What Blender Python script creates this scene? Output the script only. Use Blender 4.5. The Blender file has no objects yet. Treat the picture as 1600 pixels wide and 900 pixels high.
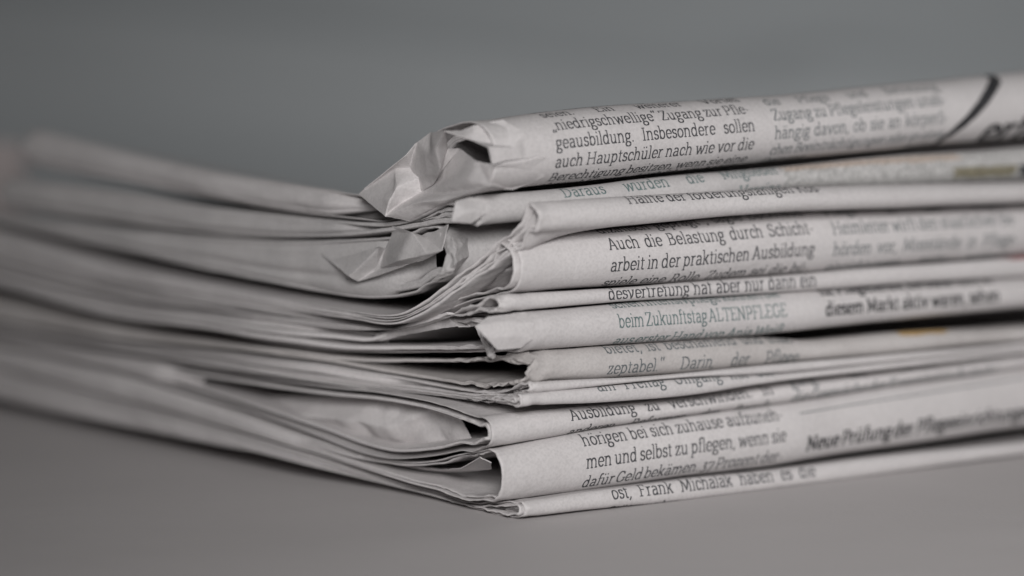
import bpy, bmesh, math, random
from mathutils import Vector, Matrix, noise
from math import sin, cos, pi, radians, sqrt, exp

S = bpy.context.scene
C = S.collection
MM = 0.001
random.seed(7)

# ------------------------------------------------------------------ camera
PITCH, DIST, FPX = radians(7.0), 700.0, 7000.0          # millimetres
ANG = radians(36.5)                                      # the long spine side recedes by this angle
_f = Vector((0, cos(PITCH), -sin(PITCH))); _r = Vector((1, 0, 0)); _u = Vector((0, sin(PITCH), cos(PITCH)))
def ray(px, py): return _f + _r * ((px - 800) / FPX) - _u * ((py - 450) / FPX)
CAM = ray(820, 806) * -DIST                              # stack corner = origin
cd = bpy.data.cameras.new('camera'); cam = bpy.data.objects.new('camera', cd); C.objects.link(cam)
cam.location = CAM * MM; cam.rotation_euler = (radians(90) - PITCH, 0, 0)
cd.sensor_width = 36; cd.lens = 36 * FPX / 1600
cd.clip_start = 0.02; cd.clip_end = 20
cd.dof.use_dof = True; cd.dof.focus_distance = 0.708; cd.dof.aperture_fstop = 7.2
S.camera = cam

# ------------------------------------------------------------------ light
w = bpy.data.worlds.new('World'); S.world = w; w.use_nodes = True
bg = w.node_tree.nodes['Background']; bg.inputs[0].default_value = (1.0, 0.985, 0.975, 1); bg.inputs[1].default_value = 0.048
def area(name, loc, target, size, power, col, spread=180):
    l = bpy.data.lights.new(name, 'AREA'); l.shape = 'RECTANGLE'; l.size, l.size_y = size
    l.energy = power; l.color = col; l.spread = radians(spread)
    o = bpy.data.objects.new(name, l); C.objects.link(o); o.location = loc
    o.rotation_euler = (Vector(target) - Vector(loc)).to_track_quat('-Z', 'Y').to_euler()
    return o
area('window_light', (0.02, -0.60, 0.235), (0.074, 0.0, 0.03), (0.15, 0.15), 0.385, (1.0, 0.982, 0.975), 50)
area('backdrop_fill', (0.30, 0.36, 0.34), (-0.07, 0.50, 0.0), (0.2, 0.2), 0.27, (0.97, 0.985, 1.0), 100)  # added lamp out of view, brightens the backdrop and far table
S.view_settings.view_transform = 'Standard'; S.view_settings.look = 'None'
S.view_settings.exposure = -0.2; S.view_settings.gamma = 1.0

# ------------------------------------------------------------------ pixel -> real plane helpers (mm, local u/v/z)
U = Vector((cos(ANG), sin(ANG), 0)); V = Vector((-sin(ANG), cos(ANG), 0))
def on_end(px, py, c):                                   # point of the end plane u = c
    d = ray(px, py); t = (c - CAM.dot(U)) / d.dot(U); p = CAM + d * t
    return p.dot(V), p.z
def on_spine(px, py, d0):                                # point of the spine plane v = d0
    d = ray(px, py); t = (d0 - CAM.dot(V)) / d.dot(V); p = CAM + d * t
    return p.dot(U), p.z
def to_px(u, v, z):
    p = U * u + V * v + Vector((0, 0, z)) - CAM
    k = p.dot(_f); return 800 + FPX * p.dot(_r) / k, 450 - FPX * p.dot(_u) / k

# ------------------------------------------------------------------ materials
def mat(name): 
    m = bpy.data.materials.new(name); m.use_nodes = True
    nt = m.node_tree; b = nt.nodes['Principled BSDF']; return m, nt, b
def paper_mat(name, c1, c2, rough=0.75, sheen=0.35):
    m, nt, b = mat(name); N = nt.nodes.new; L = nt.links.new
    tc = N('ShaderNodeTexCoord')
    n1 = N('ShaderNodeTexNoise'); n1.inputs['Scale'].default_value = 60; n1.inputs['Detail'].default_value = 4
    n2 = N('ShaderNodeTexNoise'); n2.inputs['Scale'].default_value = 2200; n2.inputs['Detail'].default_value = 5
    L(tc.outputs['Object'], n1.inputs['Vector']); L(tc.outputs['Object'], n2.inputs['Vector'])
    mx = N('ShaderNodeMix'); mx.data_type = 'RGBA'; mx.inputs[6].default_value = (*c1, 1); mx.inputs[7].default_value = (*c2, 1)
    r1 = N('ShaderNodeMapRange'); r1.inputs[1].default_value = .35; r1.inputs[2].default_value = .68
    L(n1.outputs[0], r1.inputs[0]); L(r1.outputs[0], mx.inputs[0])
    mx2 = N('ShaderNodeMix'); mx2.data_type = 'RGBA'; mx2.blend_type = 'MULTIPLY'; mx2.inputs[0].default_value = 1
    r2 = N('ShaderNodeMapRange'); r2.inputs[1].default_value = .3; r2.inputs[2].default_value = .6; r2.inputs[3].default_value = .87; r2.inputs[4].default_value = 1.0
    L(n2.outputs[0], r2.inputs[0]); cb = N('ShaderNodeCombineColor')
    for i in range(3): L(r2.outputs[0], cb.inputs[i])
    L(mx.outputs[2], mx2.inputs[6]); L(cb.outputs[0], mx2.inputs[7]); L(mx2.outputs[2], b.inputs['Base Color'])
    # fibre relief plus soft handling wrinkles
    n3 = N('ShaderNodeTexNoise'); n3.inputs['Scale'].default_value = 420; n3.inputs['Detail'].default_value = 6; n3.inputs['Roughness'].default_value = .65
    n4 = N('ShaderNodeTexVoronoi'); n4.feature = 'DISTANCE_TO_EDGE'; n4.inputs['Scale'].default_value = 75
    mp = N('ShaderNodeMapping'); mp.inputs['Scale'].default_value = (1, .6, 1.6)
    dn = N('ShaderNodeTexNoise'); dn.inputs['Scale'].default_value = 90
    av = N('ShaderNodeMix'); av.data_type = 'VECTOR'; av.inputs[0].default_value = .025
    L(tc.outputs['Object'], dn.inputs['Vector']); L(tc.outputs['Object'], av.inputs[4]); L(dn.outputs['Color'], av.inputs[5])
    L(av.outputs[1], mp.inputs['Vector']); L(mp.outputs[0], n4.inputs['Vector']); L(tc.outputs['Object'], n3.inputs['Vector'])
    b1 = N('ShaderNodeBump'); b1.inputs['Strength'].default_value = .14; b1.inputs['Distance'].default_value = .0004
    b2 = N('ShaderNodeBump'); b2.inputs['Strength'].default_value = .07; b2.inputs['Distance'].default_value = .0004
    r4 = N('ShaderNodeMapRange'); r4.inputs[1].default_value = 0; r4.inputs[2].default_value = .12; r4.interpolation_type = 'SMOOTHSTEP'
    L(n4.outputs['Distance'], r4.inputs[0])
    L(r4.outputs[0], b2.inputs['Height']); L(n3.outputs[0], b1.inputs['Height']); L(b2.outputs[0], b1.inputs['Normal']); L(b1.outputs[0], b.inputs['Normal'])
    b.inputs['Roughness'].default_value = rough; b.inputs['Specular IOR Level'].default_value = sheen
    return m
NEWS = paper_mat('newsprint', (.605, .582, .582), (.66, .637, .637))
NEWS2 = paper_mat('newsprint_grey', (.53, .515, .515), (.605, .585, .583))
NEWS3 = paper_mat('newsprint_worn', (.50, .475, .465), (.60, .575, .565))
def ink(name, col, a=.25, b_=.75):
    m, nt, b = mat(name); N = nt.nodes.new; L = nt.links.new
    tc = N('ShaderNodeTexCoord'); n = N('ShaderNodeTexNoise'); n.inputs['Scale'].default_value = 1800
    L(tc.outputs['Object'], n.inputs['Vector']); r = N('ShaderNodeMapRange'); r.inputs[1].default_value = a; r.inputs[2].default_value = b_
    mx = N('ShaderNodeMix'); mx.data_type = 'RGBA'; mx.inputs[6].default_value = (*col, 1); mx.inputs[7].default_value = (*[min(1, c * 1.9 + .03) for c in col], 1)
    L(n.outputs[0], r.inputs[0]); L(r.outputs[0], mx.inputs[0]); L(mx.outputs[2], b.inputs['Base Color']); b.inputs['Roughness'].default_value = .7
    b.inputs['Specular IOR Level'].default_value = .2
    return m
BLACK = ink('dense_black_ink', (.018, .018, .02)); INK = ink('black_ink', (.042, .043, .047)); TEAL = ink('green_grey_ink', (.10, .135, .135)); SOFT = ink('grey_ink', (.10, .11, .115))
PHOTO = ink('photo_print_grey', (.10, .11, .115), .3, .7); ORANGE = ink('photo_print_orange', (.36, .25, .12)); OLIVE = ink('photo_print_olive', (.17, .155, .11))
PHOTO2 = ink('photo_print_pale', (.33, .325, .32), .3, .7); ORANGE2 = ink('photo_print_tan', (.33, .28, .245)); RED = ink('photo_print_red', (.24, .12, .12)); DARK = ink('photo_print_dark', (.02, .022, .025))

# ------------------------------------------------------------------ mesh helpers
def mesh_obj(name, verts, faces, m, parent=None, smooth=True, scale=MM):
    me = bpy.data.meshes.new(name)
    me.from_pydata([(a * scale, b * scale, c * scale) for a, b, c in verts], [], faces)
    me.materials.append(m)
    if smooth: me.polygons.foreach_set('use_smooth', [True] * len(me.polygons))
    me.update(); o = bpy.data.objects.new(name, me); C.objects.link(o)
    if parent: o.parent = parent
    return o
def thing(name, label, cat, group=None, loc=(0, 0, 0)):
    o = bpy.data.objects.new(name, None); C.objects.link(o); o.empty_display_size = .01
    o.location = loc; o.rotation_euler = (0, 0, ANG); o['label'] = label; o['category'] = cat
    if group: o['group'] = group
    return o
def hermite(pts):                                        # smooth z(x) through sorted points
    pts = sorted(pts); n = len(pts); xs = [p[0] for p in pts]; ys = [p[1] for p in pts]
    d = [(ys[i + 1] - ys[i]) / (xs[i + 1] - xs[i]) for i in range(n - 1)]
    m = [d[0]] + [0 if d[i - 1] * d[i] < 0 else (d[i - 1] + d[i]) / 2 for i in range(1, n - 1)] + [d[-1]]
    def g(x):
        if x <= xs[0]: return ys[0] + m[0] * (x - xs[0]) * .3
        if x >= xs[-1]: return ys[-1] + m[-1] * (x - xs[-1])
        i = 0
        while x > xs[i + 1]: i += 1
        h = xs[i + 1] - xs[i]; t = (x - xs[i]) / h
        return ((2*t**3 - 3*t*t + 1) * ys[i] + (t**3 - 2*t*t + t) * h * m[i] + (-2*t**3 + 3*t*t) * ys[i + 1] + (t**3 - t*t) * h * m[i + 1])
    return g
def nz(x, y, z): return noise.noise(Vector((x, y, z)))

# ------------------------------------------------------------------ a folded newspaper
class Paper:
    """Sheets folded over each other; the fold (spine) looks along -v, the page ends look along -u."""
    def __init__(s, seed, x0, set_back, top, bot, rtop, rbot, far=170, length=200, label='', nose=None, matl=None, fill=45, total=1.5, bl=5.0, left=-6.0, d0=700):
        s.seed, s.x0, s.sb, s.far, s.len = seed, x0, set_back, far, length
        s.m = matl or NEWS; s.fill, s.total = fill, total
        def cpx(x): k = min(1, max(0, (d0 - x) / 320)); return x0 + (left - x0) * k * k * (3 - 2 * k)
        s.top = hermite([on_end(x, y, cpx(x)) for x, y in top]); s.bot = hermite([on_end(x, y, cpx(x)) for x, y in bot])
        s.drift = hermite([(on_end(x, 450, cpx(x))[0], cpx(x) - x0) for x in range(-400, 901, 40)]); s.bl = bl; s.cpx = cpx
        s.rt = hermite([on_spine(x, y, set_back + 1.2) for x, y in rtop]); s.rb = hermite([on_spine(x, y, set_back + 1.2) for x, y in rbot])
        hg = s.rt(x0) - s.rb(x0); ag = nose if nose else min(5.0, hg * .56)      # where the rounded fold turns out of sight
        s.rt = hermite([on_spine(x, y, set_back + .75 * ag) for x, y in rtop]); s.rb = hermite([on_spine(x, y, set_back + .75 * ag) for x, y in rbot])
        s.zt0, s.zb0 = s.rt(x0), s.rb(x0)
        h = s.zt0 - s.zb0; s.a = nose if nose else min(5.0, h * .56)
        s.root = thing('newspaper', label, 'newspaper', 'folded newspapers in the stack')
        s.root.location = (U * x0 * MM) ; s.org = x0
        s.cache = {}
    def loop(s, o, t_on=0.0):
        """outline in (v,z) at the page ends, o = offset inwards; returns list of (v, z, nv, nz)"""
        P = []
        vs = [s.far]; v = s.far; v1 = s.sb + s.a
        while v > v1 + .3:
            v -= .5 + (v - v1) * .035; vs.append(max(v, v1))
        def zt(v): return s.top(v) if v > v1 + 8 else None
        blend = lambda v, f, z0: (lambda k: f(v) * k + z0 * (1 - k))(min(1, max(0, (v - v1) / s.bl)) ** .8)
        T = [(v, blend(v, s.top, s.zt0)) for v in vs]; B = [(v, blend(v, s.bot, s.zb0)) for v in vs]
        out = []
        def inset(v, g_):
            near = min(o, g_ * .96); k = min(1, max(0, (v - s.fill) / 18.0)); k = k * k * (3 - 2 * k)
            return near * (1 - k) + min(.985, o / s.total) * g_ * k
        for (v, zt_), (_, zb_) in zip(T, B):
            out.append((v, zt_ - inset(v, (zt_ - zb_) / 2)))
        mid = (s.zt0 + s.zb0) / 2; hh = (s.zt0 - s.zb0) / 2
        k = max(.12, 1 - o / hh); ka = max(.15, 1 - o / s.a)
        n = 26
        for i in range(1, n):
            th = pi / 2 - pi * i / n; c, q = cos(th), sin(th); e = 2 / 2.05
            out.append((v1 - s.a * ka * abs(c) ** e, mid + hh * k * abs(q) ** e * (1 if q > 0 else -1)))
        for (v, zt_), (_, zb_) in reversed(list(zip(T, B))):
            out.append((v, zb_ + inset(v, (zt_ - zb_) / 2)))
        return out
    def remap(s, x, z, v=0.0):
        return max(-.9, s.remap1(x, z, v))
    def remap1(s, x, z, v):
        d = max(0, x - s.x0); k = min(1, max(0, (v - s.sb - 10) / 30.0)); k = k * k * (3 - 2 * k)
        g_ = 1.0 if s.seed == 1 else .80
        far_z = max(.3, z * (1 - g_ * (min(.0046 * d, .41) + .0030 * max(0, d - 90))))
        if k >= 1: return far_z
        near_z = s.remap0(x, z)
        return near_z * (1 - k) + far_z * k
    def remap0(s, x, z):
        a = (z - s.zb0) / (s.zt0 - s.zb0); zt, zb = s.rt(x), s.rb(x)
        fd = max(.08, exp(-max(0, x - s.x0 - 1.5) / 7))
        if a > 1: return zt + (z - s.zt0)
        if a < 0: return zb + (z - s.zb0) * fd
        return zb + a * (zt - zb)
    def wob(s, x, v, z):
        q = s.seed * 13.7
        d = .16 * nz(x / 22 + q, v / 30, z / 14) + .05 * nz(x / 6, v / 8 + q, z / 4)
        return d
    def leaf(s, dx, o, t, depth=None, ridges=2, bulge=.35, jag=.25, crump=.5, crump_len=3.0, vdrift=None, name='page_section', m=None, lab=None, cut=None):
        A = s.loop(o); Bn = s.loop(o + t); n = len(A)
        q = s.seed * 7.3 + o * 3.1
        depth = depth or (s.len if o == 0 else 45)
        arc = [0]
        for i in range(1, n): arc.append(arc[-1] + math.hypot(A[i][0] - A[i-1][0], A[i][1] - A[i-1][1]))
        def edge(i):
            v = A[i][0]
            e = s.x0 + dx + .9 * nz(v / 30, q, A[i][1] / 25) * min(1, v / 20) + max(.1, 1 - max(0, v - 8) / 12) * jag * (nz(arc[i] / 1.3, q, 5) + .6 * nz(arc[i] / .45, q, 9))
            e += s.drift(v)
            if cut: e += cut(v, A[i][1], arc[i])
            return e
        E_ = [edge(i) for i in range(n)]
        xs = [0, .15, .4, .8, 1.4, 2.2, 3.2, 4.5, 6, 8]; x = 8
        while x < depth: x += 2.2 if x < 60 else 6; xs.append(min(x, depth))
        verts, faces = [], []
        nrm = []
        for i in range(n):
            a, b = A[max(0, i-1)], A[min(n-1, i+1)]; dv, dz = b[0]-a[0], b[1]-a[1]; l = math.hypot(dv, dz) or 1
            nrm.append((dz / l, -dv / l))
        def put(x, v, z, nn, amp):
            c = amp * crump
            d = s.wob(x, v, z) * min(1, 1.0)
            if c > .003:
                c *= max(.12, 1 - max(0, v - 10) / 14)
                d += c * (nz(x / 2.1 + q, v / 2.6, z / 1.8) + .5 * nz(x / .9, v / 1.1 + q, z / .8))
            verts.append((x - s.org, v + nn[0] * d, s.remap(x, z, v) + nn[1] * d))
        cols = []
        # outer sheet from far right to the edge
        for xo in reversed(xs):
            col = []
            for i in range(n):
                x = E_[i] + .5 * bulge + xo * (depth + s.x0 - E_[i]) / depth if xo > 10 else E_[i] + .4 * bulge + xo
                col.append(len(verts)); put(x, A[i][0], A[i][1], nrm[i], exp(-xo / crump_len))
            cols.append(col)
        K = max(4, 4 * ridges)
        for k in range(1, K):
            wv = k / K; r = abs(sin(pi * wv * ridges)) ** .6
            col = []
            for i in range(n):
                rr = r * (1 + .5 * nz(arc[i] / 9, q + int(wv * ridges) * 3, 1)); env = sin(pi * wv) ** .6; fk = min(1, max(0, (A[i][0] - s.fill) / 20)); bb = bulge * (1 - fk) + min(1.6, .2 + .55 * abs(A[i][1] - Bn[i][1])) * fk
                x = E_[i] + .4 * bulge - bb * ((.45 - .37 * fk) * rr + (.55 + .37 * fk) * env) 
                col.append(len(verts)); put(x, A[i][0] * (1-wv) + Bn[i][0] * wv, A[i][1] * (1-wv) + Bn[i][1] * wv, nrm[i], 1)
            cols.append(col)
        for xo in [x for x in xs if x <= max(8, depth * .6)]:
            col = []
            for i in range(n):
                col.append(len(verts)); put(E_[i] + .4 * bulge + xo, Bn[i][0], Bn[i][1], nrm[i], exp(-xo / crump_len))
            cols.append(col)
        for a, b in zip(cols, cols[1:]):
            for i in range(n - 1): faces.append((a[i], a[i+1], b[i+1], b[i]))
        ob = mesh_obj(name, verts, faces, m or s.m, s.root)
        if lab: ob['label'] = lab
        return ob
    def outer_fold(s, v0, lines=(), out=1.1, grow=14, seed=0, name='folded_edge'):
        """the rounded first fold that runs along the page ends, from v0 to the far end"""
        vs = []; v = v0
        while v < s.far: vs.append(v); v += .6 + (v - v0) * .012
        vs.append(s.far); vs.append(s.far + .6)
        K = 26; verts, faces = [], []; q = s.seed * 5.1 + seed
        for i, v in enumerate(vs):
            k = min(1, (v - v0) / grow); k = k * k * (3 - 2 * k)
            zt, zb = s.top(v), s.bot(v); mid, hh = (zt + zb) / 2, (zt - zb) / 2 * (.35 + .65 * k) * 1.0
            end = 1 if v <= s.far - 1 else max(.25, (s.far + .6 - v) / 1.6)
            for j in range(K + 1):
                th = pi * j / K - pi / 2; cz = sin(th); cx = max(0, cos(th)) ** .75
                a = -cz                                     # -1 top .. 1 bottom
                g_ = 0
                for f, dp, w_ in lines:
                    ff = f + .12 * nz(v / 26, q + f * 9, 1); g_ += dp * exp(-((a * -1 * -1 - ff) / w_) ** 2)
                x = s.x0 + 1.6 - (1.6 + out * min(1, hh / 2) ) * cx * (.3 + .7 * k) + g_ * k + .28 * nz(v / 16, a * 1.2, q) + .12 * nz(v / 5, a * 1.5, q + 5) + s.drift(v)
                x += .9 * nz(v / 30, q, 0) * k * .6 + (1 - k) * .8
                verts.append((x - s.org, v, mid - a * hh * end))
        n = K + 1
        for i in range(len(vs) - 1):
            for j in range(K): faces.append((i*n+j, i*n+j+1, (i+1)*n+j+1, (i+1)*n+j))
        i = (len(vs) - 1) * n; faces.append(tuple(range(i, i + n)))
        return mesh_obj(name, verts, faces, s.m, s.root)
    # printed surface: x along the spine, q = arc length down the fold from its nose
    def table(s, x):
        k = round(x / 2)
        if k not in s.cache:
            A = s.loop(0); X = k * 2; n = len(A)
            pts = [(v, s.remap(X, z, v)) for v, z in A if v < s.sb + 16]
            L = [0]
            for i in range(1, len(pts)): L.append(L[-1] + math.hypot(pts[i][0]-pts[i-1][0], pts[i][1]-pts[i-1][1]))
            j = min(range(len(pts)), key=lambda i: pts[i][0]); L = [l - L[j] for l in L]
            raw = [(v, z) for v, z in A if v < s.sb + 16]
            s.cache[k] = (L, pts, raw)
        return s.cache[k]
    def at(s, x, q, lift=.035):
        def one(k):
            L, P, R = s.table(k * 2); lo, hi = 0, len(L) - 1
            if q <= L[0]: i = 0
            elif q >= L[-1]: i = len(L) - 2
            else:
                while hi - lo > 1:
                    m_ = (lo + hi) // 2
                    if L[m_] <= q: lo = m_
                    else: hi = m_
                i = lo
            f = (q - L[i]) / ((L[i+1] - L[i]) or 1); a, b = P[i], P[i+1]; ra, rb = R[i], R[i+1]
            dv, dz = rb[0]-ra[0], rb[1]-ra[1]; l = math.hypot(dv, dz) or 1
            return a[0]+(b[0]-a[0])*f, a[1]+(b[1]-a[1])*f, dz/l, -dv/l, ra[1]+(rb[1]-ra[1])*f
        k0 = math.floor(x / 2); f = x / 2 - k0; A, B = one(k0), one(k0 + 1)
        v, z, nv, nn, rz = [a + (b - a) * f for a, b in zip(A, B)]
        d = s.wob(x, v, rz) + lift
        return x, v + nv * d, z + nn * d
    def find(s, px, py):
        """(x, q) of the printed surface seen at px, py"""
        x = on_spine(px, py, s.sb)[0]; 
        for _ in range(12):
            lo, hi = -9.0, 9.0
            for _ in range(24):
                m_ = (lo + hi) / 2; p = to_px(*s.at(x, m_))
                # compare at same column: use y only
                if p[1] < py: lo = m_
                else: hi = m_
            q = (lo + hi) / 2; p = to_px(*s.at(x, q)); x += (px - p[0]) / 8.0
        return x, q
    def quad_patch(s, name, pxa, pxb, q0, q1, m, lift=.02, lab=None):
        xa = on_spine(pxa, 400, s.sb)[0]; xb = on_spine(pxb, 400, s.sb)[0]
        nx = max(2, int(abs(xb - xa) / 1.5)); ny = max(2, int(abs(q1 - q0) / .25)); vs, fs = [], []
        for j in range(ny + 1):
            for i in range(nx + 1):
                e = .35 * nz(i * .7, j * .5, s.seed)
                x, v, z = s.at(xa + (xb - xa) * i / nx + e * (i in (0, nx)) * 4, q0 + (q1 - q0) * j / ny + e * (j in (0, ny)), lift); vs.append((x - s.org, v, z))
        for j in range(ny):
            for i in range(nx):
                a = j * (nx + 1) + i; fs.append((a, a + nx + 1, a + nx + 2, a + 1))
        o = mesh_obj(name, vs, fs, m, s.root)
        if lab: o['label'] = lab
        return o

# ------------------------------------------------------------------ slab-serif type, drawn with a pen
def A_(cx, cy, rx, ry, a0, a1, n=None):
    n = n or max(4, int(abs(a1 - a0) / 22)); return [(cx + rx * cos(radians(a0 + (a1 - a0) * i / n)), cy + ry * sin(radians(a0 + (a1 - a0) * i / n))) for i in range(n + 1)]
def stem(x, y0, y1): return [(x, y0), (x, y1)]
def sf(x, y, wd=.4): return [(x - wd / 2, y), (x + wd / 2, y)]
def arch(x0, x1): return [(x0, .62)] + A_((x0 + x1) / 2, .62, (x1 - x0) / 2, .33, 165, 0) + [(x1, 0.03)]
B0 = .055; T0 = .945
G = {}
def g(ch, adv, *st): G[ch] = (adv, st)
g(' ', .5)
g('a', .98, A_(.44, .68, .29, .27, 155, 0) + [(.73, .16), (.80, .06), (.92, .06)], [(.73, .57), (.5, .56)] + A_(.42, .3, .27, .25, 100, 290) + [(.6, .1), (.73, .25)])
g('b', 1.02, stem(.2, .05, 1.47), sf(.11, 1.44, .2), A_(.52, .5, .34, .45, -160, 160))
g('c', .88, A_(.5, .5, .36, .45, 42, 318), [(.77, .8), (.77, .62)])
g('d', 1.05, stem(.78, .0, 1.47), sf(.68, 1.44, .22), sf(.87, B0, .2), A_(.45, .5, .34, .45, 20, 340))
g('e', .95, A_(.5, .5, .37, .45, 0, 318), [(.13, .52), (.87, .52)])
g('f', .62, [(.27, .0), (.27, 1.15)] + A_(.52, 1.15, .25, .28, 180, 60), [(.08, T0), (.58, T0)], sf(.28, B0, .44))
g('g', .95, A_(.44, .65, .3, .3, 0, 360), [(.24, .38), (.18, .2), (.28, .08), (.6, .05)] + A_(.46, -.17, .36, .22, 60, -240), [(.68, .85), (.9, .93)])
g('h', 1.1, stem(.22, 0, 1.47), sf(.12, 1.44, .22), sf(.22, B0, .38), arch(.22, .82), sf(.84, B0, .38))
g('i', .5, stem(.25, 0, .98), sf(.15, T0, .22), sf(.25, B0, .4), [(.24, 1.24), (.24, 1.42)])
g('j', .45, [(.25, .98), (.25, -.15)] + A_(.05, -.15, .2, .22, 0, -80), sf(.15, T0, .22), [(.24, 1.24), (.24, 1.42)])
g('k', 1.02, stem(.22, 0, 1.47), sf(.12, 1.44, .22), sf(.22, B0, .38), [(.3, .45), (.78, .93)], [(.42, .55), (.85, .04)], sf(.76, T0, .34), sf(.86, B0, .3))
g('l', .5, stem(.25, 0, 1.47), sf(.15, 1.44, .22), sf(.25, B0, .42))
g('m', 1.62, stem(.22, 0, .98), sf(.12, T0, .2), sf(.22, B0, .36), arch(.22, .78), sf(.79, B0, .34), arch(.78, 1.36), sf(1.37, B0, .36))
g('n', 1.1, stem(.22, 0, .98), sf(.12, T0, .2), sf(.22, B0, .38), arch(.22, .82), sf(.84, B0, .38))
g('o', 1.0, A_(.5, .5, .37, .45, 0, 360))
g('p', 1.04, stem(.22, -.42, .98), sf(.12, T0, .2), sf(.22, -.39, .4), A_(.52, .5, .34, .45, -160, 160))
g('q', 1.04, stem(.8, -.42, .98), sf(.8, -.39, .4), A_(.46, .5, .34, .45, 20, 340))
g('r', .75, stem(.24, 0, .98), sf(.14, T0, .2), sf(.26, B0, .46), [(.24, .6)] + A_(.55, .62, .3, .31, 165, 65))
g('s', .78, A_(.4, .73, .25, .22, 40, 250) + A_(.4, .28, .27, .23, 80, -140), [(.62, .93), (.62, .72)], [(.14, .08), (.14, .28)])
g('t', .66, [(.28, 1.25), (.28, .25)] + A_(.46, .25, .18, .2, 180, 300), [(.06, T0), (.58, T0)])
g('u', 1.1, [(.22, .97), (.22, .35)] + A_(.5, .35, .28, .3, 180, 350), stem(.8, 0, .98), sf(.12, T0, .22), sf(.7, T0, .22), sf(.9, B0, .2))
g('v', .98, [(.16, .95), (.48, .02), (.82, .95)], sf(.16, T0, .32), sf(.82, T0, .32))
g('w', 1.45, [(.16, .95), (.44, .02), (.72, .9), (1.0, .02), (1.29, .95)], sf(.16, T0, .32), sf(1.29, T0, .32))
g('x', .98, [(.16, .95), (.82, .04)], [(.82, .95), (.16, .04)], sf(.16, T0, .3), sf(.82, T0, .3), sf(.16, B0, .3), sf(.82, B0, .3))
g('y', .98, [(.16, .95), (.5, .05)], [(.84, .95), (.42, -.3), (.2, -.4)], sf(.16, T0, .32), sf(.84, T0, .32))
g('z', .86, [(.14, .7), (.14, T0), (.7, T0), (.13, B0), (.73, B0), (.73, .3)])
for b_, c_ in (('a', 'ä'), ('o', 'ö'), ('u', 'ü')): g(c_, G[b_][0], *G[b_][1], [(.32, 1.24), (.32, 1.4)], [(.68, 1.24), (.68, 1.4)])
g('ß', 1.05, [(.22, .05), (.22, 1.15)] + A_(.5, 1.15, .28, .28, 180, -60) + A_(.55, .4, .32, .4, 80, -110), sf(.22, B0, .36))
g('A', 1.3, [(.16, .05), (.62, 1.36), (1.1, .05)], [(.32, .45), (.94, .45)], sf(.16, B0, .34), sf(1.12, B0, .36))
g('B', 1.22, stem(.28, .05, 1.36), [(.1, 1.34), (.6, 1.34)] + A_(.62, 1.03, .3, .31, 85, -85) + [(.3, .71)], [(.3, .71)] + A_(.68, .39, .36, .33, 85, -85) + [(.1, .06)])
g('D', 1.38, stem(.28, .05, 1.36), [(.1, 1.34), (.55, 1.34)] + A_(.6, .7, .58, .64, 85, -85) + [(.1, .06)])
g('E', 1.15, stem(.28, .05, 1.36), [(.1, 1.34), (.95, 1.34), (.95, 1.1)], [(.28, .72), (.78, .72)], [(.1, .06), (1.0, .06), (1.0, .3)])
g('F', 1.08, stem(.28, .05, 1.36), [(.1, 1.34), (.95, 1.34), (.95, 1.1)], [(.28, .7), (.78, .7)], sf(.3, B0, .46))
g('G', 1.32, A_(.68, .7, .54, .65, 48, 325), [(1.12, .12), (1.12, .62)], sf(1.08, .62, .44), [(1.04, 1.3), (1.04, 1.0)])
g('H', 1.48, stem(.28, .05, 1.36), stem(1.18, .05, 1.36), [(.28, .72), (1.18, .72)], sf(.28, 1.34, .42), sf(1.18, 1.34, .42), sf(.28, B0, .42), sf(1.18, B0, .42))
g('I', .62, stem(.3, .05, 1.36), sf(.3, 1.34, .46), sf(.3, B0, .46))
g('K', 1.32, stem(.28, .05, 1.36), [(.32, .6), (1.0, 1.32)], [(.5, .78), (1.12, .05)], sf(.28, 1.34, .42), sf(.28, B0, .42), sf(1.0, 1.34, .36), sf(1.14, B0, .3))
g('L', 1.1, stem(.28, .05, 1.36), sf(.28, 1.34, .42), [(.1, .06), (.98, .06), (.98, .34)])
g('M', 1.7, [(.26, .05), (.32, 1.33), (.84, .2), (1.36, 1.33), (1.42, .05)], sf(.24, 1.34, .3), sf(1.44, 1.34, .3), sf(.26, B0, .36), sf(1.42, B0, .36))
g('N', 1.45, [(.28, .05), (.28, 1.33), (1.15, .05), (1.15, 1.35)], sf(.2, 1.34, .3), sf(1.15, 1.34, .42), sf(.28, B0, .42))
g('P', 1.15, stem(.28, .05, 1.36), [(.1, 1.34), (.6, 1.34)] + A_(.64, .96, .34, .38, 85, -85) + [(.3, .58)], sf(.3, B0, .44))
g('R', 1.25, stem(.28, .05, 1.36), [(.1, 1.34), (.6, 1.34)] + A_(.62, 1.0, .32, .34, 85, -85) + [(.3, .66)], [(.66, .66), (1.08, .05)], sf(.3, B0, .44), sf(1.12, B0, .24))
g('S', 1.05, A_(.52, 1.02, .34, .32, 40, 255) + A_(.52, .38, .38, .33, 80, -145), [(.82, 1.3), (.82, 1.0)], [(.18, .1), (.18, .4)])
g('T', 1.2, stem(.6, .05, 1.36), [(.1, 1.08), (.1, 1.34), (1.1, 1.34), (1.1, 1.08)], sf(.6, B0, .44))
g('U', 1.42, [(.28, 1.34), (.28, .5)] + A_(.72, .5, .44, .44, 180, 360) + [(1.16, 1.34)], sf(.28, 1.34, .4), sf(1.16, 1.34, .36))
g('V', 1.3, [(.16, 1.34), (.64, .05), (1.12, 1.34)], sf(.16, 1.34, .36), sf(1.12, 1.34, .36))
g('W', 1.8, [(.16, 1.34), (.52, .05), (.9, 1.25), (1.28, .05), (1.64, 1.34)], sf(.16, 1.34, .36), sf(1.64, 1.34, .36))
g('Z', 1.15, [(.16, 1.08), (.16, 1.34), (.96, 1.34), (.13, .06), (1.0, .06), (1.0, .32)])
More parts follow.
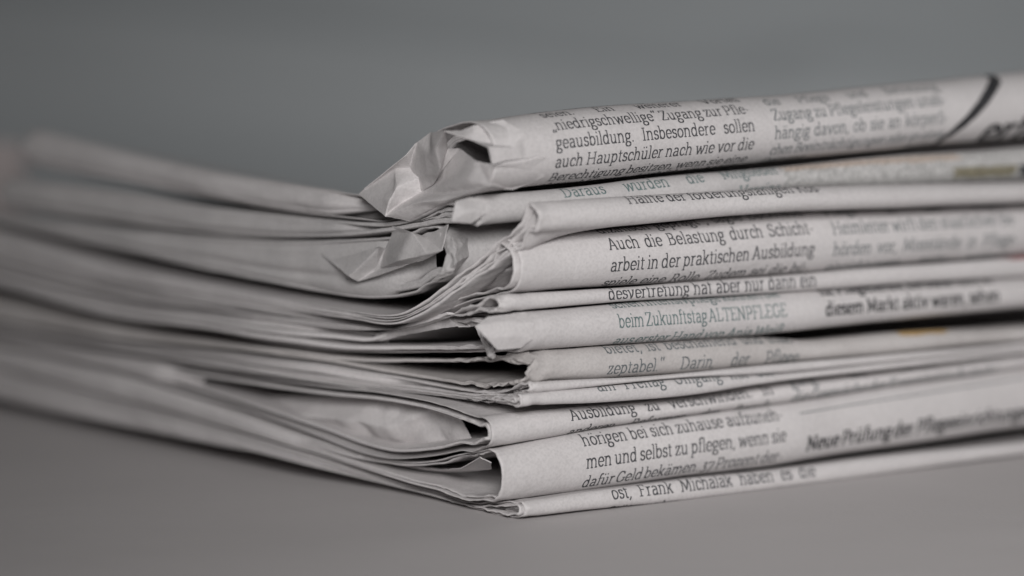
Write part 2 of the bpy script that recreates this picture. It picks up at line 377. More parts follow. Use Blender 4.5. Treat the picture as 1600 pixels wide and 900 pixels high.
g('3', .95, [(.18, 1.0), (.72, 1.0), (.4, .55)] + A_(.4, .15, .36, .38, 80, -140))
g('7', .9, [(.14, .78), (.14, 1.0), (.8, .98), (.35, -.38)])
g('.', .42, [(.2, 0), (.2, .17)]); g(',', .42, [(.24, .14), (.22, -.04), (.12, -.2)]); g('-', .62, [(.1, .48), (.5, .48)])
g('„', .75, [(.24, .14), (.22, -.04), (.12, -.2)], [(.56, .14), (.54, -.04), (.44, -.2)])
g('“', .75, [(.16, 1.15), (.2, 1.36), (.3, 1.48)], [(.48, 1.15), (.52, 1.36), (.62, 1.48)])
def wlen(word): return sum(G[c][0] for c in word)
class Type:
    def __init__(s, paper): s.p, s.v, s.f = paper, [], []
    def seg(s, a, b, wd, fx):
        L = math.hypot(b[0]-a[0], b[1]-a[1]); n = max(1, int(L / .35)); dx, dy = (b[0]-a[0]) / (L or 1), (b[1]-a[1]) / (L or 1)
        ex, ey = -dy * wd / 2, dx * wd / 2
        k0 = len(s.v)
        w_ = max(1, int(wd / .3))
        for i in range(n + 1):
            f = i / n; cx, cy = a[0] + (b[0]-a[0]) * f, a[1] + (b[1]-a[1]) * f
            for j in range(w_ + 1):
                sg = 1 - 2 * j / w_; x, q = fx(cx + sg * ex, cy + sg * ey); s.v.append(s.p.at(x, q))
        for i in range(n):
            for j in range(w_): k = k0 + (w_ + 1) * i + j; s.f.append((k, k + 1, k + w_ + 2, k + w_ + 1))
    def stroke(s, pts, u, fx, wk):
        for i in range(len(pts) - 1):
            a, b = pts[i], pts[i+1]; L = math.hypot(b[0]-a[0], b[1]-a[1])
            if L < 1e-6: continue
            dx, dy = abs(b[0]-a[0]) / L, abs(b[1]-a[1]) / L; wd = (.105 * dx + .165 * dy) * wk
            e = .035 / L if 0 < i or i < len(pts) - 2 else 0       # close the joints
            A1 = (a[0] - (b[0]-a[0]) * (e if i else 0), a[1] - (b[1]-a[1]) * (e if i else 0)); B1 = (b[0] + (b[0]-a[0]) * e, b[1] + (b[1]-a[1]) * e)
            s.seg((A1[0] * u, A1[1] * u), (B1[0] * u, B1[1] * u), wd * u, fx)
    def line(s, text, x0, q0, width=None, xh=1.62, wk=1.0, cond=.9, skew=0.0):
        """text along the spine from x0, baseline at arc q0 (q grows downwards); justified to width (mm)"""
        words = text.split(); nat = sum(wlen(w_) for w_ in words) * xh * cond; gap = .5 * xh * cond
        if width and len(words) > 1: gap = max(.28 * xh * cond, (width - nat) / (len(words) - 1))
        sq = 1.0
        if width and nat + gap * (len(words) - 1) > width: sq = width / (nat + gap * (len(words) - 1))
        x = x0
        for w_ in words:
            for ch in w_:
                adv, st = G[ch]
                for pts in st:
                    s.stroke(pts, xh, (lambda cx, cy, x=x: (x + cx * cond * sq, q0 - cy - skew * (x - x0))), wk)
                x += adv * xh * cond * sq
            x += gap * sq
    def build(s, m, name='printed_text'):
        if not s.v: return
        o = mesh_obj(name, [(a - s.p.org, b, c) for a, b, c in s.v], s.f, m, s.p.root, smooth=False)
        return o
def column(p, m, px, pxr, lines, anchor, xh=1.62, wk=1.0, lead=3.55, cond=.87, skew=0.0):
    """lines = texts top to bottom; anchor = (index, px, py): baseline of that line seen at px,py"""
    t = Type(p); i0, ax, ay = anchor; x0, q0 = p.find(ax, ay); xr = on_spine(pxr, ay, p.sb)[0]
    for i, tx in enumerate(lines):
        q = q0 + (i - i0) * lead
        if abs(q) > 13: continue
        last = tx.endswith('|'); t.line(tx.rstrip('|'), x0, q, None if last else xr - x0, xh, wk, cond, skew)
    return t.build(m)

# ------------------------------------------------------------------ crumpled end pieces
def patch(p, name, pts, tris, thick=.14, crump=.035, relief=1.35, mid=.22, lab=None, m=None, sub=1, seed=0, smooth=False, soft=1, crease=0.0, cs=3.2, shift=0.0):
    """pts: (px, py, c) seen on the end plane u = x0 + c"""
    vs = []
    for x, y, c in pts:
        if isinstance(c, str):                            # lies on the printed spine, lifted by c mm
            X_, q_ = p.find(x, y); X_, v, z = p.at(X_, q_, float(c)); vs.append((X_ - p.org, v, z)); continue
        cc = p.cpx(x) + c * relief + shift; v, z = on_end(x, y, cc); vs.append((cc - p.org, v, z))
    me = bpy.data.meshes.new(name); me.from_pydata(vs, [], tris)
    bm = bmesh.new(); bm.from_mesh(me)
    bmesh.ops.recalc_face_normals(bm, faces=bm.faces)
    if smooth:
        for _ in range(sub): bmesh.ops.subdivide_edges(bm, edges=bm.edges, cuts=1, use_grid_fill=True, smooth=.35)
    else:
        bmesh.ops.subdivide_edges(bm, edges=bm.edges, cuts=1, use_grid_fill=True)
        for v in bm.verts:                                # small secondary creases inside each facet
            if not v.is_boundary:
                h = noise.cell(v.co * 3.7 + Vector((seed, 0, 0))) - .5; v.co.x += mid * h * 1.6; v.co.z += mid * .5 * (noise.cell(v.co * 5.1) - .5)
        for _ in range(sub + 1): bmesh.ops.subdivide_edges(bm, edges=bm.edges, cuts=1, use_grid_fill=True)
        for _ in range(soft): bmesh.ops.smooth_vert(bm, verts=[v for v in bm.verts if not v.is_boundary], factor=.5, use_axis_x=True, use_axis_y=True, use_axis_z=True)
    for v in bm.verts:
        q = v.co; d = crump * (nz(q.x / 1.6 + seed, q.y / 1.9, q.z / 1.5) + .5 * nz(q.x / .6, q.y / .7 + seed, q.z / .6))
        d += crease * (.35 - abs(nz(q.x / cs + seed, q.y / cs, q.z / cs * 1.3)) * 2) * (0 if v.is_boundary else 1)
        v.co.x += d; v.co.z += d * .6
        if v.is_boundary:
            v.co.y += .1 * nz(q.y / .4, q.z / .4, seed + 3); v.co.z += .1 * nz(q.y / .4, q.z / .4, seed + 8)
    bm.normal_update()
    bmesh.ops.solidify(bm, geom=bm.faces[:], thickness=thick)
    for f in bm.faces: f.smooth = True
    for v in bm.verts: v.co *= MM
    bm.to_mesh(me); bm.free(); me.materials.append(m or p.m)
    try: me.set_sharp_from_angle(angle=radians(24))
    except Exception: pass
    o = bpy.data.objects.new(name, me); C.objects.link(o); o.parent = p.root
    if lab: o['label'] = lab
    return o

# ================================================================== THE SETTING
def grid_surface(name, fn, nu, nv, m):
    vs = [fn(i / nu, j / nv) for j in range(nv + 1) for i in range(nu + 1)]
    fs = [(j*(nu+1)+i, j*(nu+1)+i+1, (j+1)*(nu+1)+i+1, (j+1)*(nu+1)+i) for j in range(nv) for i in range(nu)]
    o = mesh_obj(name, vs, fs, m, None, True); o['kind'] = 'structure'; return o
def cloth_mat(name, col):
    m, nt, b = mat(name); N = nt.nodes.new; L = nt.links.new
    tc = N('ShaderNodeTexCoord'); n1 = N('ShaderNodeTexNoise'); n1.inputs['Scale'].default_value = 18; n1.inputs['Detail'].default_value = 3
    n2 = N('ShaderNodeTexNoise'); n2.inputs['Scale'].default_value = 1400; n2.inputs['Detail'].default_value = 4
    L(tc.outputs['Object'], n1.inputs['Vector']); L(tc.outputs['Object'], n2.inputs['Vector'])
    mx = N('ShaderNodeMix'); mx.data_type = 'RGBA'; mx.inputs[6].default_value = (*[c * .93 for c in col], 1); mx.inputs[7].default_value = (*[c * 1.05 for c in col], 1)
    L(n1.outputs[0], mx.inputs[0]); L(mx.outputs[2], b.inputs['Base Color'])
    b1 = N('ShaderNodeBump'); b1.inputs['Strength'].default_value = .15; b1.inputs['Distance'].default_value = .0005; L(n2.outputs[0], b1.inputs['Height'])
    n5 = N('ShaderNodeTexNoise'); n5.inputs['Scale'].default_value = 30; n5.inputs['Detail'].default_value = 3
    mp = N('ShaderNodeMapping'); mp.inputs['Scale'].default_value = (.7, 1.0, 1); L(tc.outputs['Object'], mp.inputs['Vector']); L(mp.outputs[0], n5.inputs['Vector'])
    b2 = N('ShaderNodeBump'); b2.inputs['Strength'].default_value = .16; b2.inputs['Distance'].default_value = .002; L(n5.outputs[0], b2.inputs['Height']); L(b1.outputs[0], b2.inputs['Normal'])
    L(b2.outputs[0], b.inputs['Normal']); b.inputs['Roughness'].default_value = .8; b.inputs['Specular IOR Level'].default_value = .25
    return m
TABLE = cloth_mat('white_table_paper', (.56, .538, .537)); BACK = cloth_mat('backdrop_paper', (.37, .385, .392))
def table_fn(a, b):
    x = -900 + 1800 * a; y = -800 + 1240 * b
    return x, y, -.95
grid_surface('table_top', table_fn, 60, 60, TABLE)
def back_fn(a, b):
    """the sheet sweeps up behind the table and carries one broad slanting fold"""
    x = -900 + 1800 * a; q = -6 + 760 * b; R_ = 260.0
    t = (q - (138 - .21 * (x + 145))) / 17.0
    t2 = ((x - 88) / 22) ** 2 + ((q - 126) / 11) ** 2
    d = 15 * exp(-t * t) + 5 * exp(-t2) + 5 * nz(x / 150, q / 120, 2) * min(1, max(0, q / 60))
    th = min(pi / 2, max(0, q) / R_)
    y = 440 + R_ * sin(th) + min(0, q); z = -1.4 + R_ * (1 - cos(th)) + max(0, q - R_ * pi / 2)
    return x, y - d * sin(th), z + d * cos(th)
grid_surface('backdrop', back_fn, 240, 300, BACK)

# ================================================================== THE NEWSPAPERS (top to bottom)
def arms(*p): return list(p)
# --- topmost, puffed-up spine
P1 = Paper(1, -6, 0,
    arms((60,206),(300,262),(450,288),(560,304),(600,270),(640,236),(680,203),(740,190)),
    arms((60,262),(230,292),(455,330),(560,342),(600,345),(650,326),(700,308),(750,300)),
    arms((780,188),(830,180),(1000,164),(1200,152),(1400,133),(1600,113),(1750,97)),
    arms((780,298),(1000,275),(1200,253),(1400,233),(1600,215),(1750,201)),
    far=142, total=2.15, fill=32, label='topmost newspaper of the pile, puffed up, with a crumpled open corner', nose=6)
# --- second, thin spine
P2 = Paper(2, -6, 2.5,
    arms((20,280),(200,302),(300,320),(450,337),(560,347),(620,345),(660,330),(690,314)),
    arms((20,325),(200,350),(300,361),(425,370),(560,367),(640,357),(690,348)),
    arms((760,304),(880,294),(1000,281),(1200,263),(1400,244),(1600,230),(1750,218)),
    arms((760,352),(880,342),(1000,331),(1200,300),(1400,292),(1600,284),(1750,276)),
    far=150, total=2.15, fill=28, label='second newspaper from the top, thin fold under the puffed-up one', matl=NEWS2)
P3b = Paper(3, -5, 12,
    arms((0,335),(200,358),(300,366),(450,376),(560,374),(620,368),(660,356)),
    arms((0,350),(150,385),(230,402),(380,433),(450,448),(520,460),(590,466),(640,460),(690,445)),
    arms((710,350),(830,342),(1200,330),(1600,318)),
    arms((710,440),(830,436),(1200,430),(1600,420)),
    far=165, total=2.4, fill=38, label='newspaper set back deep, its torn fold end showing left of the column text', matl=NEWS2)
P3 = Paper(4, 0, -4.5,
    arms((0,366),(150,410),(300,440),(450,468),(560,488),(620,490),(660,470),(700,440),(735,413),(780,378),(812,352),(835,330)),
    arms((0,390),(150,430),(300,458),(450,484),(560,500),(620,506),(665,488),(705,462),(745,436),(790,404),(825,378),(845,362)),
    arms((855,316),(1000,306),(1200,295),(1400,289),(1600,284),(1750,280)),
    arms((855,362),(1000,351),(1200,333),(1400,325),(1600,317),(1750,308)),
    far=175, bl=1.6, d0=880, left=-7.5, total=1.4, fill=14, label='newspaper with a smooth pale fold ending in a small torn tip, fourth down')
P4 = Paper(5, -.5, 0,
    arms((0,392),(150,432),(300,460),(450,486),(560,502),(620,507),(660,490),(700,466),(750,432),(790,402)),
    arms((0,408),(150,446),(300,472),(450,495),(560,508),(620,514),(680,494),(740,470),(790,460)),
    arms((820,370),(1000,354),(1200,333),(1400,325),(1600,317),(1750,309)),
    arms((820,457),(1000,445),(1200,432),(1400,415),(1600,400),(1750,387)),
    far=180, bl=2.0, left=-8.5, total=1.2, fill=30, label='newspaper with a tall fold showing three lines of column text, middle of the pile')
P5 = Paper(6, -4, .8,
    arms((0,410),(150,448),(300,474),(450,497),(560,510),(620,515),(680,500),(730,482),(760,468)),
    arms((0,425),(150,458),(300,482),(450,503),(560,515),(640,512),(700,495),(760,487)),
    arms((790,460),(1000,447),(1200,433),(1400,416),(1600,401),(1750,388)),
    arms((790,487),(1000,470),(1200,458),(1400,444),(1600,432),(1750,421)),
    far=185, left=-8.5, total=0.6, fill=20, label='thin newspaper with one narrow text line squeezed below the tall fold')
P6 = Paper(7, .5, 0,
    arms((0,430),(200,474),(300,488),(400,499),(500,508),(592,519),(640,504),(697,490),(760,490)),
    arms((0,446),(189,500),(340,519),(453,539),(578,551),(680,551),(750,550),(800,548)),
    arms((830,486),(1000,472),(1200,459),(1400,445),(1600,433),(1750,422)),
    arms((830,548),(1000,536),(1200,522),(1300,511),(1400,501),(1600,481),(1750,467)),
    far=190, bl=4, left=-8.5, total=1.3, fill=36, label='newspaper whose fold end carries a square white torn flap')
P7 = Paper(8, 1.5, 1,
    arms((0,470),(189,512),(340,535),(453,547),(560,560),(640,561),(740,560),(800,556)),
    arms((0,500),(189,530),(380,548),(490,562),(560,573),(620,584),(680,594),(760,604),(810,604)),
    arms((838,549),(1000,537),(1200,528),(1260,531),(1320,527),(1400,520),(1600,509),(1750,501)),
    arms((838,597),(1000,588),(1200,570),(1400,552),(1600,534),(1750,520)),
    far=195, left=-8.5, total=0.55, fill=44, label='newspaper with a ragged torn fold end over a dark hollow', matl=NEWS3)
P7b = Paper(9, 1.5, .3,
    arms((0,505),(189,534),(380,556),(490,568),(560,579),(620,588),(680,599),(760,611),(810,608)),
    arms((0,512),(189,542),(380,566),(490,582),(600,600),(680,611),(760,620),(810,617)),
    arms((836,597),(1000,588),(1200,570),(1400,553),(1600,535),(1750,521)),
    arms((836,613),(917,605),(1072,591),(1200,584),(1400,564),(1600,544),(1750,530)),
    far=198, left=-8.5, total=1.05, fill=25, label='very thin newspaper, narrow blank fold under the ragged torn one')
P7c = Paper(10, -.5, 0,
    arms((0,514),(189,544),(380,568),(490,586),(600,603),(680,612),(760,621),(800,618)),
    arms((0,520),(189,551),(400,584),(507,599),(600,611),(660,617),(720,624),(790,632)),
    arms((825,614),(917,606),(1072,592),(1200,585),(1400,565),(1600,545),(1750,531)),
    arms((825,633),(917,631),(1072,618),(1200,599),(1400,576),(1600,552),(1750,538)),
    far=200, left=-8.5, total=1.0, fill=25, label='thin newspaper with a cut-off text line, just above the open lower one')
P8 = Paper(11, -4, 3,
    arms((0,526),(200,558),(400,588),(507,603),(600,613),(680,628),(730,645),(755,658)),
    arms((0,540),(200,585),(300,617),(400,648),(500,682),(560,704),(600,714),(670,713),(720,704)),
    arms((765,650),(917,635),(1072,621),(1200,600),(1400,574),(1600,545),(1750,523)),
    arms((765,699),(860,684),(917,673),(1072,650),(1200,633),(1400,602),(1600,576),(1750,556)),
    far=205, bl=2.5, left=-8.5, total=1.6, fill=84, label='newspaper gaping open at its left end with crumpled pages inside, third from the bottom')
P9 = Paper(12, -2.6, 2,
    arms((0,545),(200,590),(300,622),(400,656),(500,690),(580,714),(640,722),(690,717),(718,708),(760,706)),
    arms((0,577),(200,627),(400,682),(500,711),(560,730),(640,755),(690,768),(725,781),(766,784)),
    arms((785,700),(860,685),(917,674),(1072,651),(1200,634),(1400,603),(1600,577),(1750,557)),
    arms((785,783),(917,766),(1072,745),(1200,729),(1300,713),(1400,698),(1600,668),(1750,650)),
    far=210, left=-8.5, nose=3.6, total=0.75, fill=34, label='newspaper with a round open fold and three text lines, second from the bottom')
P10 = Paper(13, .3, 0,
    arms((0,580),(200,631),(400,686),(500,714),(560,733),(640,758),(690,770),(725,783),(790,783)),
    arms((0,625),(100,648),(200,669),(400,707),(500,731),(610,759),(680,780),(750,797),(800,809)),
    arms((822,783),(917,769),(1072,749),(1200,736),(1400,711),(1600,690),(1750,674)),
    arms((822,808),(917,797),(1072,782),(1200,766),(1400,738),(1600,711),(1750,691)),
    far=215, left=-8.5, total=1.66, fill=30, label='bottom newspaper of the pile, lying flat on the white table')

# leaves: (start shift, inward offset, thickness)
P1.leaf(.6, 0, .30, ridges=1, crump=.1, jag=.06)
P1.leaf(5, .45, 1.7, ridges=4, bulge=.5, crump=.5)
P2.leaf(0, 0, .8, ridges=2, crump=.3)
P2.leaf(.8, .95, 1.2, ridges=3, crump=.5)
P3b.leaf(0, 0, .5, ridges=1, crump=.35)
P3b.leaf(.7, .9, 1.5, ridges=2, crump=.4)
P3.leaf(0, 0, .55, ridges=2, crump=.35)
P3.leaf(.6, .8, .6, ridges=1, crump=.35)
P4.leaf(0, 0, .35, ridges=1, crump=.12, jag=.06)
P4.leaf(-.9, .7, .4, ridges=1, crump=.25, jag=.1)
P5.leaf(0, 0, .6, ridges=2, crump=.5)
P6.leaf(0, 0, .45, ridges=1, crump=.25)
P6.leaf(-2.2, .6, .7, ridges=2, crump=.5)
P7.leaf(0, 0, .55, ridges=2, crump=.8, crump_len=5, jag=.8)
P7b.leaf(0, 0, .45, ridges=1); P7b.leaf(.8, .55, .5, ridges=1)
P7c.leaf(0, 0, .4, ridges=1); P7c.leaf(-1.0, .5, .5, ridges=2)
P8.leaf(0, 0, .16, ridges=1, crump=.15, jag=.08)
P8.leaf(.6, 1.0, .55, ridges=2, crump=.25)
P9.leaf(0, 0, .3, ridges=1, crump=.2)
P9.leaf(.3, .4, .35, ridges=1, crump=.5)
for k in range(4): P10.leaf([0, -.9, .4, -.3][k], k * .42, .3, ridges=1, crump=.3, bulge=.25)

for p, v0, ln in ((P1, 33, [(.55, .35, .09)]), (P2, 30, [(-.3, .3, .12), (.6, .35, .1)]), (P3b, 19, [(.25, .8, .14), (-.45, .35, .08)]),
                  (P3, 26, [(.3, .3, .15)]), (P4, 30, [(-.3, .4, .15)]), (P5, 28, [(.2, .3, .2)]), (P6, 37, [(.45, .45, .1), (-.4, .25, .1)]),
                  (P7, 46, [(-.2, .45, .1), (.4, .4, .08)]), (P7b, 26, [(0, .4, .14)]), (P7c, 26, [(-.3, .35, .12), (.4, .3, .1)]),
                  (P8, 82, [(-.3, .6, .1), (.3, .4, .08)]), (P9, 40, [(.0, .4, .08), (.5, .35, .06)]), (P10, 26, [(-.5, .3, .06), (0, .35, .06), (.5, .35, .06)])):
    p.outer_fold(v0, ln)

# a pale sheet standing far behind the left ends of the pile
vs, fs = [], []
base = CAM + ray(-14, 280) * 905; 
for j in range(13):
    for i in range(25):
        a = (i / 24 - .5) * 2.6; r = 6.5
        vs.append((base.x + r * sin(a) * 1.2 + .4 * nz(i / 5, j / 4, 3), base.y - r * cos(a) + .5 * nz(i / 4, j / 5, 7), -0.02 + 40.5 * j / 12 - (.6 * abs(a) if j == 12 else 0)))
for j in range(12):
    for i in range(24): k = j * 25 + i; fs.append((k, k + 1, k + 26, k + 25))
PINK = paper_mat('pinkish_paper', (.42, .37, .365), (.47, .43, .425))
o = mesh_obj('curled_sheet', vs, fs, PINK); md = o.modifiers.new('thickness', 'SOLIDIFY'); md.thickness = .0003
o['label'] = 'pale pinkish curled sheet, strongly blurred, at the left edge behind the pile'; o['category'] = 'sheet of paper'

# ------------------------------------------------------------------ crumpled corners
T1 = [(672,207,0),(695,204,-2.5),(745,221,-1),(764,257,-2.4),(785,190,1),(850,238,'.02'),(718,232,1.5),(745,252,-1.2),(767,291,-2.2),
      (705,301,-.5),(690,268,-1.7),(672,242,-1.2),(655,277,.8),(635,243,-1),(560,303,-1.6),(602,338,-2.8),(620,292,-2.2),(660,300,1.6),(645,318,-1.8),
      (850,262,'.02'),(800,296,'.1'),(640,346,0),(700,232,1.8),(618,262,.2),(590,343,-.6),(830,183,'.05'),
      (652,222,-.2),(640,262,.9),(684,228,-2.4),(676,290,.4),(730,280,-2.0),(700,312,-1.6),(680,322,-.6),(628,318,-.6),(612,310,-2.9)]
patch(P1, 'crumpled_corner', T1,
      [(0,1,28),(0,28,11),(1,22,28),(28,22,10),(28,10,11),(0,11,26),(26,11,27),(26,27,13),(11,12,27),(11,10,12),(10,29,12),(12,29,17),(12,17,16),(27,12,16),(27,16,23),(13,27,23),(13,23,14),
       (23,16,34),(23,34,14),(14,34,15),(34,33,15),(16,33,34),(16,17,33),(10,22,29),(22,6,29),(29,6,17),(6,7,17),(7,30,17),(7,8,30),(17,30,9),(30,8,9),(17,9,18),(9,31,18),(9,8,31),
       (17,18,33),(33,18,15),(18,32,21),(18,31,32),(31,8,32),(18,21,15),(8,20,32),(20,21,32)],
      lab='crumpled fan of creases closing the end of the top newspaper', seed=3, relief=1.25, soft=1, crease=.1, cs=4, mid=.12)
patch(P1, 'torn_flap', [(695,204,-2.2),(742,220,-1),(757,232,'1.2'),(764,256,'1.0'),(786,250,'.6'),(820,247,'.25'),(852,240,'.02'),(815,212,'.9'),(785,191,'.5'),(740,196,0),(720,204,-.6),(800,232,'.8')],
      [(0,10,1),(10,9,1),(9,8,1),(1,8,7),(1,7,11),(1,11,2),(2,11,4),(2,4,3),(4,11,5),(11,7,5),(7,6,5)], lab='folded-over paper flap with a torn lower edge', seed=5, thick=.18)
patch(P1, 'corner_wrap', [(764,256,'.3'),(745,252,-1.2),(767,291,'.4'),(800,294,'.25'),(850,276,'.03'),(852,245,'.03'),(800,256,'.25'),(720,303,-.6),(705,301,-.5)],
      [(0,1,2),(0,2,3),(0,3,6),(6,3,4),(6,4,5),(1,8,2),(8,7,2)], seed=6)
patch(P2, 'torn_flap', [(712,315,'.1'),(704,345,'.2'),(735,347,'.3'),(757,333,'.4'),(757,316,'.4'),(735,308,'.0'),(730,330,'.5')],
      [(0,1,6),(1,2,6),(2,3,6),(3,4,6),(4,5,6),(5,0,6)], lab='small pale torn flap', seed=8, soft=2, mid=.06)
patch(P3b, 'crumpled_corner', [(545,432,-2.2),(522,405,-.5),(592,386,-1.6),(590,420,.3),(602,388,.4),(622,408,-2.2),(644,362,-1.0),(668,396,-1.9),(640,412,-.8),(612,352,0),
      (500,395,0),(560,440,-.8),(660,408,-1),(690,392,-1.0),(665,370,.6),(612,366,.5),(700,350,.2)],
      [(10,1,0),(1,2,0),(0,2,3),(2,4,3),(4,5,3),(4,6,5),(6,7,5),(5,8,3),(5,7,8),(0,3,11),(3,8,11),(6,9,14),(6,14,7),(4,15,6),(15,9,6),(7,12,8),(7,13,12),(7,14,13),(14,16,13)],
      lab='crumpled white facets at the fold end', seed=11, crump=.02, crease=.05, mid=.1, shift=-.8)
patch(P3b, 'torn_edge', [(686,362,-.6),(706,370,-.8),(714,390,-1.2),(698,396,-1.6),(690,380,-.6),(716,410,-1.6),(690,424,-2.2),(672,442,-1.8),(708,428,-1),(732,400,'.15'),(730,372,'.12')],
      [(0,1,4),(1,2,4),(2,3,4),(2,5,3),(3,5,6),(5,8,6),(6,8,7),(1,10,2),(10,9,2),(2,9,5),(9,8,5)], crump=.1, seed=14, sub=2, crease=.15, cs=1.5, lab='frayed torn paper edge')
patch(P6, 'torn_flap', [(743,510,'.1'),(762,493,'.15'),(795,490,'.25'),(820,490,'.3'),(832,506,'.55'),(829,528,'.5'),(812,541,'.45'),(776,545,'.2'),(758,526,'.0'),(788,505,'.45'),(797,524,'.5')],
      [(0,1,9),(1,2,9),(2,3,9),(3,4,9),(4,10,9),(4,5,10),(5,6,10),(6,7,10),(7,8,10),(8,0,9),(8,9,10)], crump=.02, seed=17, soft=2, mid=.04, thick=.12, lab='square white torn flap over the fold end')
patch(P6, 'torn_strip', [(741,508,-1.8),(750,512,-2.0),(756,530,-2.2),(764,545,-2.3),(772,552,-2.2),(771,560,-2.0),(762,558,-2.0),(758,545,-2.1),(750,528,-2.1)],
      [(0,1,8),(1,2,8),(2,7,8),(2,3,7),(3,4,7),(4,5,6),(4,6,7)], crump=.15, seed=19, thick=.5, lab='narrow torn strip hanging down')
patch(P6, 'bent_page', [(592,533,-1),(586,522,-.6),(640,505,-1.8),(698,488,-1.4),(716,510,-2.2),(690,513,-1.8),(640,522,-1.2),(735,492,0),(752,508,-1.2),(735,510,-.4)],
      [(0,1,2),(0,2,6),(2,3,5),(2,5,6),(3,4,5),(3,7,9),(7,8,9),(3,9,4)], crump=.04, seed=23)
patch(P7, 'torn_flap', [(780,560,-1),(800,552,-.4),(826,551,'.2'),(835,560,'.2'),(828,569,-.4),(806,569,-1.2),(790,565,-1.0),(812,560,-1.5)],
      [(0,1,7),(1,2,7),(2,3,7),(3,4,7),(4,5,7),(5,6,7),(6,0,7)], crump=.15, seed=29, crease=.2, cs=1.2, lab='rough torn tongue of paper')
patch(P8, 'inner_page', [(290,618,8),(400,618,4.5),(520,618,4),(600,620,3.5),(680,636,3.2),(720,655,3),(290,640,8),(400,650,2.5),(430,662,5),(470,650,1.8),(500,672,5.5),(540,655,1.2),(560,690,5),(610,668,2),(640,700,4.5),(700,700,4.5),(740,690,4.5),(560,720,4.5),(420,690,5),(650,725,4)],
      [(0,1,6),(1,7,6),(1,2,9),(1,9,7),(7,9,8),(2,11,9),(9,11,10),(8,9,10),(2,3,11),(3,13,11),(11,13,12),(10,11,12),(3,4,13),(4,14,13),(13,14,12),(4,5,15),(4,15,14),(5,16,15),(8,10,18),(10,17,18),(10,12,17),(12,14,17),(14,15,19),(14,19,17),(6,7,18),(7,8,18)],
      crump=.03, seed=31, sub=2, soft=2, mid=.5, crease=.6, cs=7, lab='wavy crumpled page inside the gap')
patch(P9, 'inner_page', [(560,712,0),(640,728,2),(690,733,3),(720,731,1),(750,714,-.4),(768,722,1),(700,737,5),(768,732,5),(724,736,5)],
      [(0,1,6),(1,2,6),(2,3,8),(2,8,6),(3,4,8),(4,5,7),(4,7,8)], crump=.03, seed=37, soft=2, lab='bent inner page arching across the hollow')

# ------------------------------------------------------------------ print
column(P1, INK, 0, 1180, ['die Zuwanderung heute fähig', 'seien. Ein weiterer Vorteil', '„niedrigschwellige“ Zugang zur Pfle-', 'geausbildung. Insbesondere sollen', 'auch Hauptschüler nach wie vor die', 'Berechtigung besitzen, wenn sie eine', 'abgeschlossene Ausbildung haben'], (4, 866, 263), lead=3.05, xh=1.5, cond=.9)
column(P1, SOFT, 0, 1482, ['die Pflege und Betreuung', 'Zugang zu Pflegeleistungen unab-', 'hängig davon, ob sie an körperli-', 'chen Beeinträchtigungen oder an einer', 'Demenz leiden'], (2, 1210, 218), lead=3.05, xh=1.5, cond=.9)
column(P2, TEAL, 0, 1222, ['Daraus wurden die Mitglieder', 'des Vereins'], (0, 882, 309))
column(P3, INK, 0, 1290, ['Hälfte der förderungsfähigen Kos-'], (0, 983, 319))
column(P4, INK, 0, 1274, ['dizinisch geprägt“, sagte Backhaus.', 'Auch die Belastung durch Schicht-', 'arbeit in der praktischen Ausbildung', 'spiele eine Rolle. Zudem sei die bü-', 'rokratische'], (1, 953, 391))
column(P4, SOFT, 0, 1592, ['Pflege in der Region', 'Heimleiter wirft den staatlichen Be-', 'hörden vor, Missstände in Pflege-', 'einrichtungen nicht wirksam'], (1, 1302, 367))
column(P5, INK, 0, 1276, ['desvertretung hat aber nur dann ein'], (0, 950, 469))
column(P6, TEAL, 0, 1230, ['schen Intensivpflege können Sie', 'beim Zukunftstag ALTENPFLEGE', 'aus erster Hand von Anja Weiß'], (1, 967, 513))
column(P6, BLACK, 0, 1562, ['für Pflegedienste, die bisher nicht in', 'diesem Markt aktiv waren, sehen'], (1, 1290, 494), wk=1.5)
column(P7, SOFT, 0, 1250, ['bietet, ist beschämend und inak-', 'zeptabel.“ Darin, der Pflege'], (0, 948, 553))
column(P7c, SOFT, 0, 1215, ['am Freitag Umgang mit der'], (0, 935, 612))
column(P8, INK, 0, 1210, ['Ausbildung zu verschwinden. In', 'anderen Reformen des Berufs'], (0, 893, 658), lead=3.3)
column(P8, SOFT, 0, 1560, ['gung des Landes mehr', 'die Gespräche der Kommission du mehr'], (0, 1237, 604), lead=3.2)
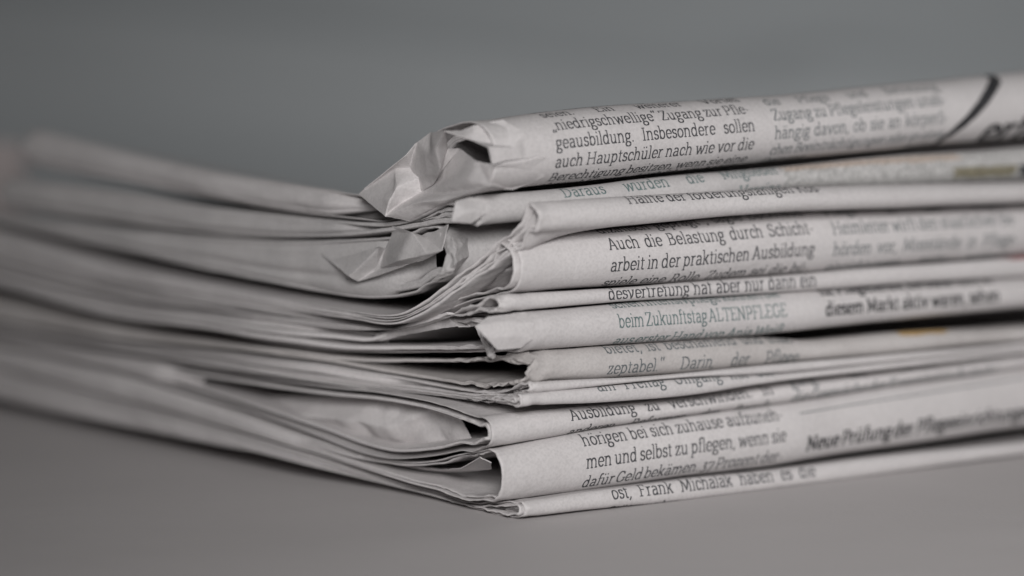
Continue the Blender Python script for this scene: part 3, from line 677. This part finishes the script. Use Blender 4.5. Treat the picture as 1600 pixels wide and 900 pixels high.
column(P9, INK, 0, 1228, ['können. Die An-|', 'hörigen bei sich zuhause aufzuneh-', 'men und selbst zu pflegen, wenn sie', 'dafür Geld bekämen. 37 Prozent der-', 'zeit eine Pflege zuhause'], (2, 916, 733))
column(P9, BLACK, 0, 1618, ['Neue Prüfung der Pflegeeinrichtungen'], (0, 1258, 705), xh=1.85, wk=1.6, cond=.97)
column(P10, INK, 0, 1275, ['ost, Frank Michalak haben es die', 'Stützpunkte'], (0, 957, 781))

t = Type(P9); pts = [P9.find(x, y) for x, y in ((1250,646),(1340,631),(1430,617),(1520,603),(1610,589))]
t.p = P9
for a, b in zip(pts, pts[1:]): t.seg(a, b, .22, lambda x, q: (x, q))
t.build(SOFT, 'printed_rule')
t = Type(P1); pts = [P1.find(x, y) for x, y in ((1556,125),(1548,141),(1536,160),(1519,180),(1497,200),(1472,217),(1446,231))]
pts.insert(0, (pts[0][0] + .4, pts[0][1] - 2.5))
for k, (a, b) in enumerate(zip(pts, pts[1:])): t.seg((a[0] + (a[0]-b[0]) * .06, a[1] + (a[1]-b[1]) * .06), b, 2.1 - .12 * k, lambda x, q: (x, q))
x0, q0 = P1.find(1530, 214); q0 += 2.0; t.line('erte', x0, q0, None, 4.6, 1.5, .95)
t.build(BLACK, 'printed_headline')
P2.quad_patch('photo_print', 1224, 1800, -3.2, 2.8, PHOTO2)
P2.quad_patch('photo_print', 1230, 1500, -3.0, -1.6, ORANGE2, .045)
P2.quad_patch('photo_print', 1490, 1585, -.3, 1.6, OLIVE, .045)
P2.quad_patch('photo_print', 1592, 1700, -.2, 1.8, DARK, .05)
P7.quad_patch('photo_print', 1415, 1490, -3.4, -1.6, ORANGE)
P5.quad_patch('photo_print', 1565, 1640, -2.6, -1.4, RED)

# ================================================================== report
tri = sum(len(o.data.polygons) for o in S.objects if o.type == 'MESH'); print('faces', tri, [round(P10.bot(v),2) for v in (5,20,40,60,90,120,150)], round(P10.zb0,2), round(P10.rb(60),2), round(P10.rb(110),2))
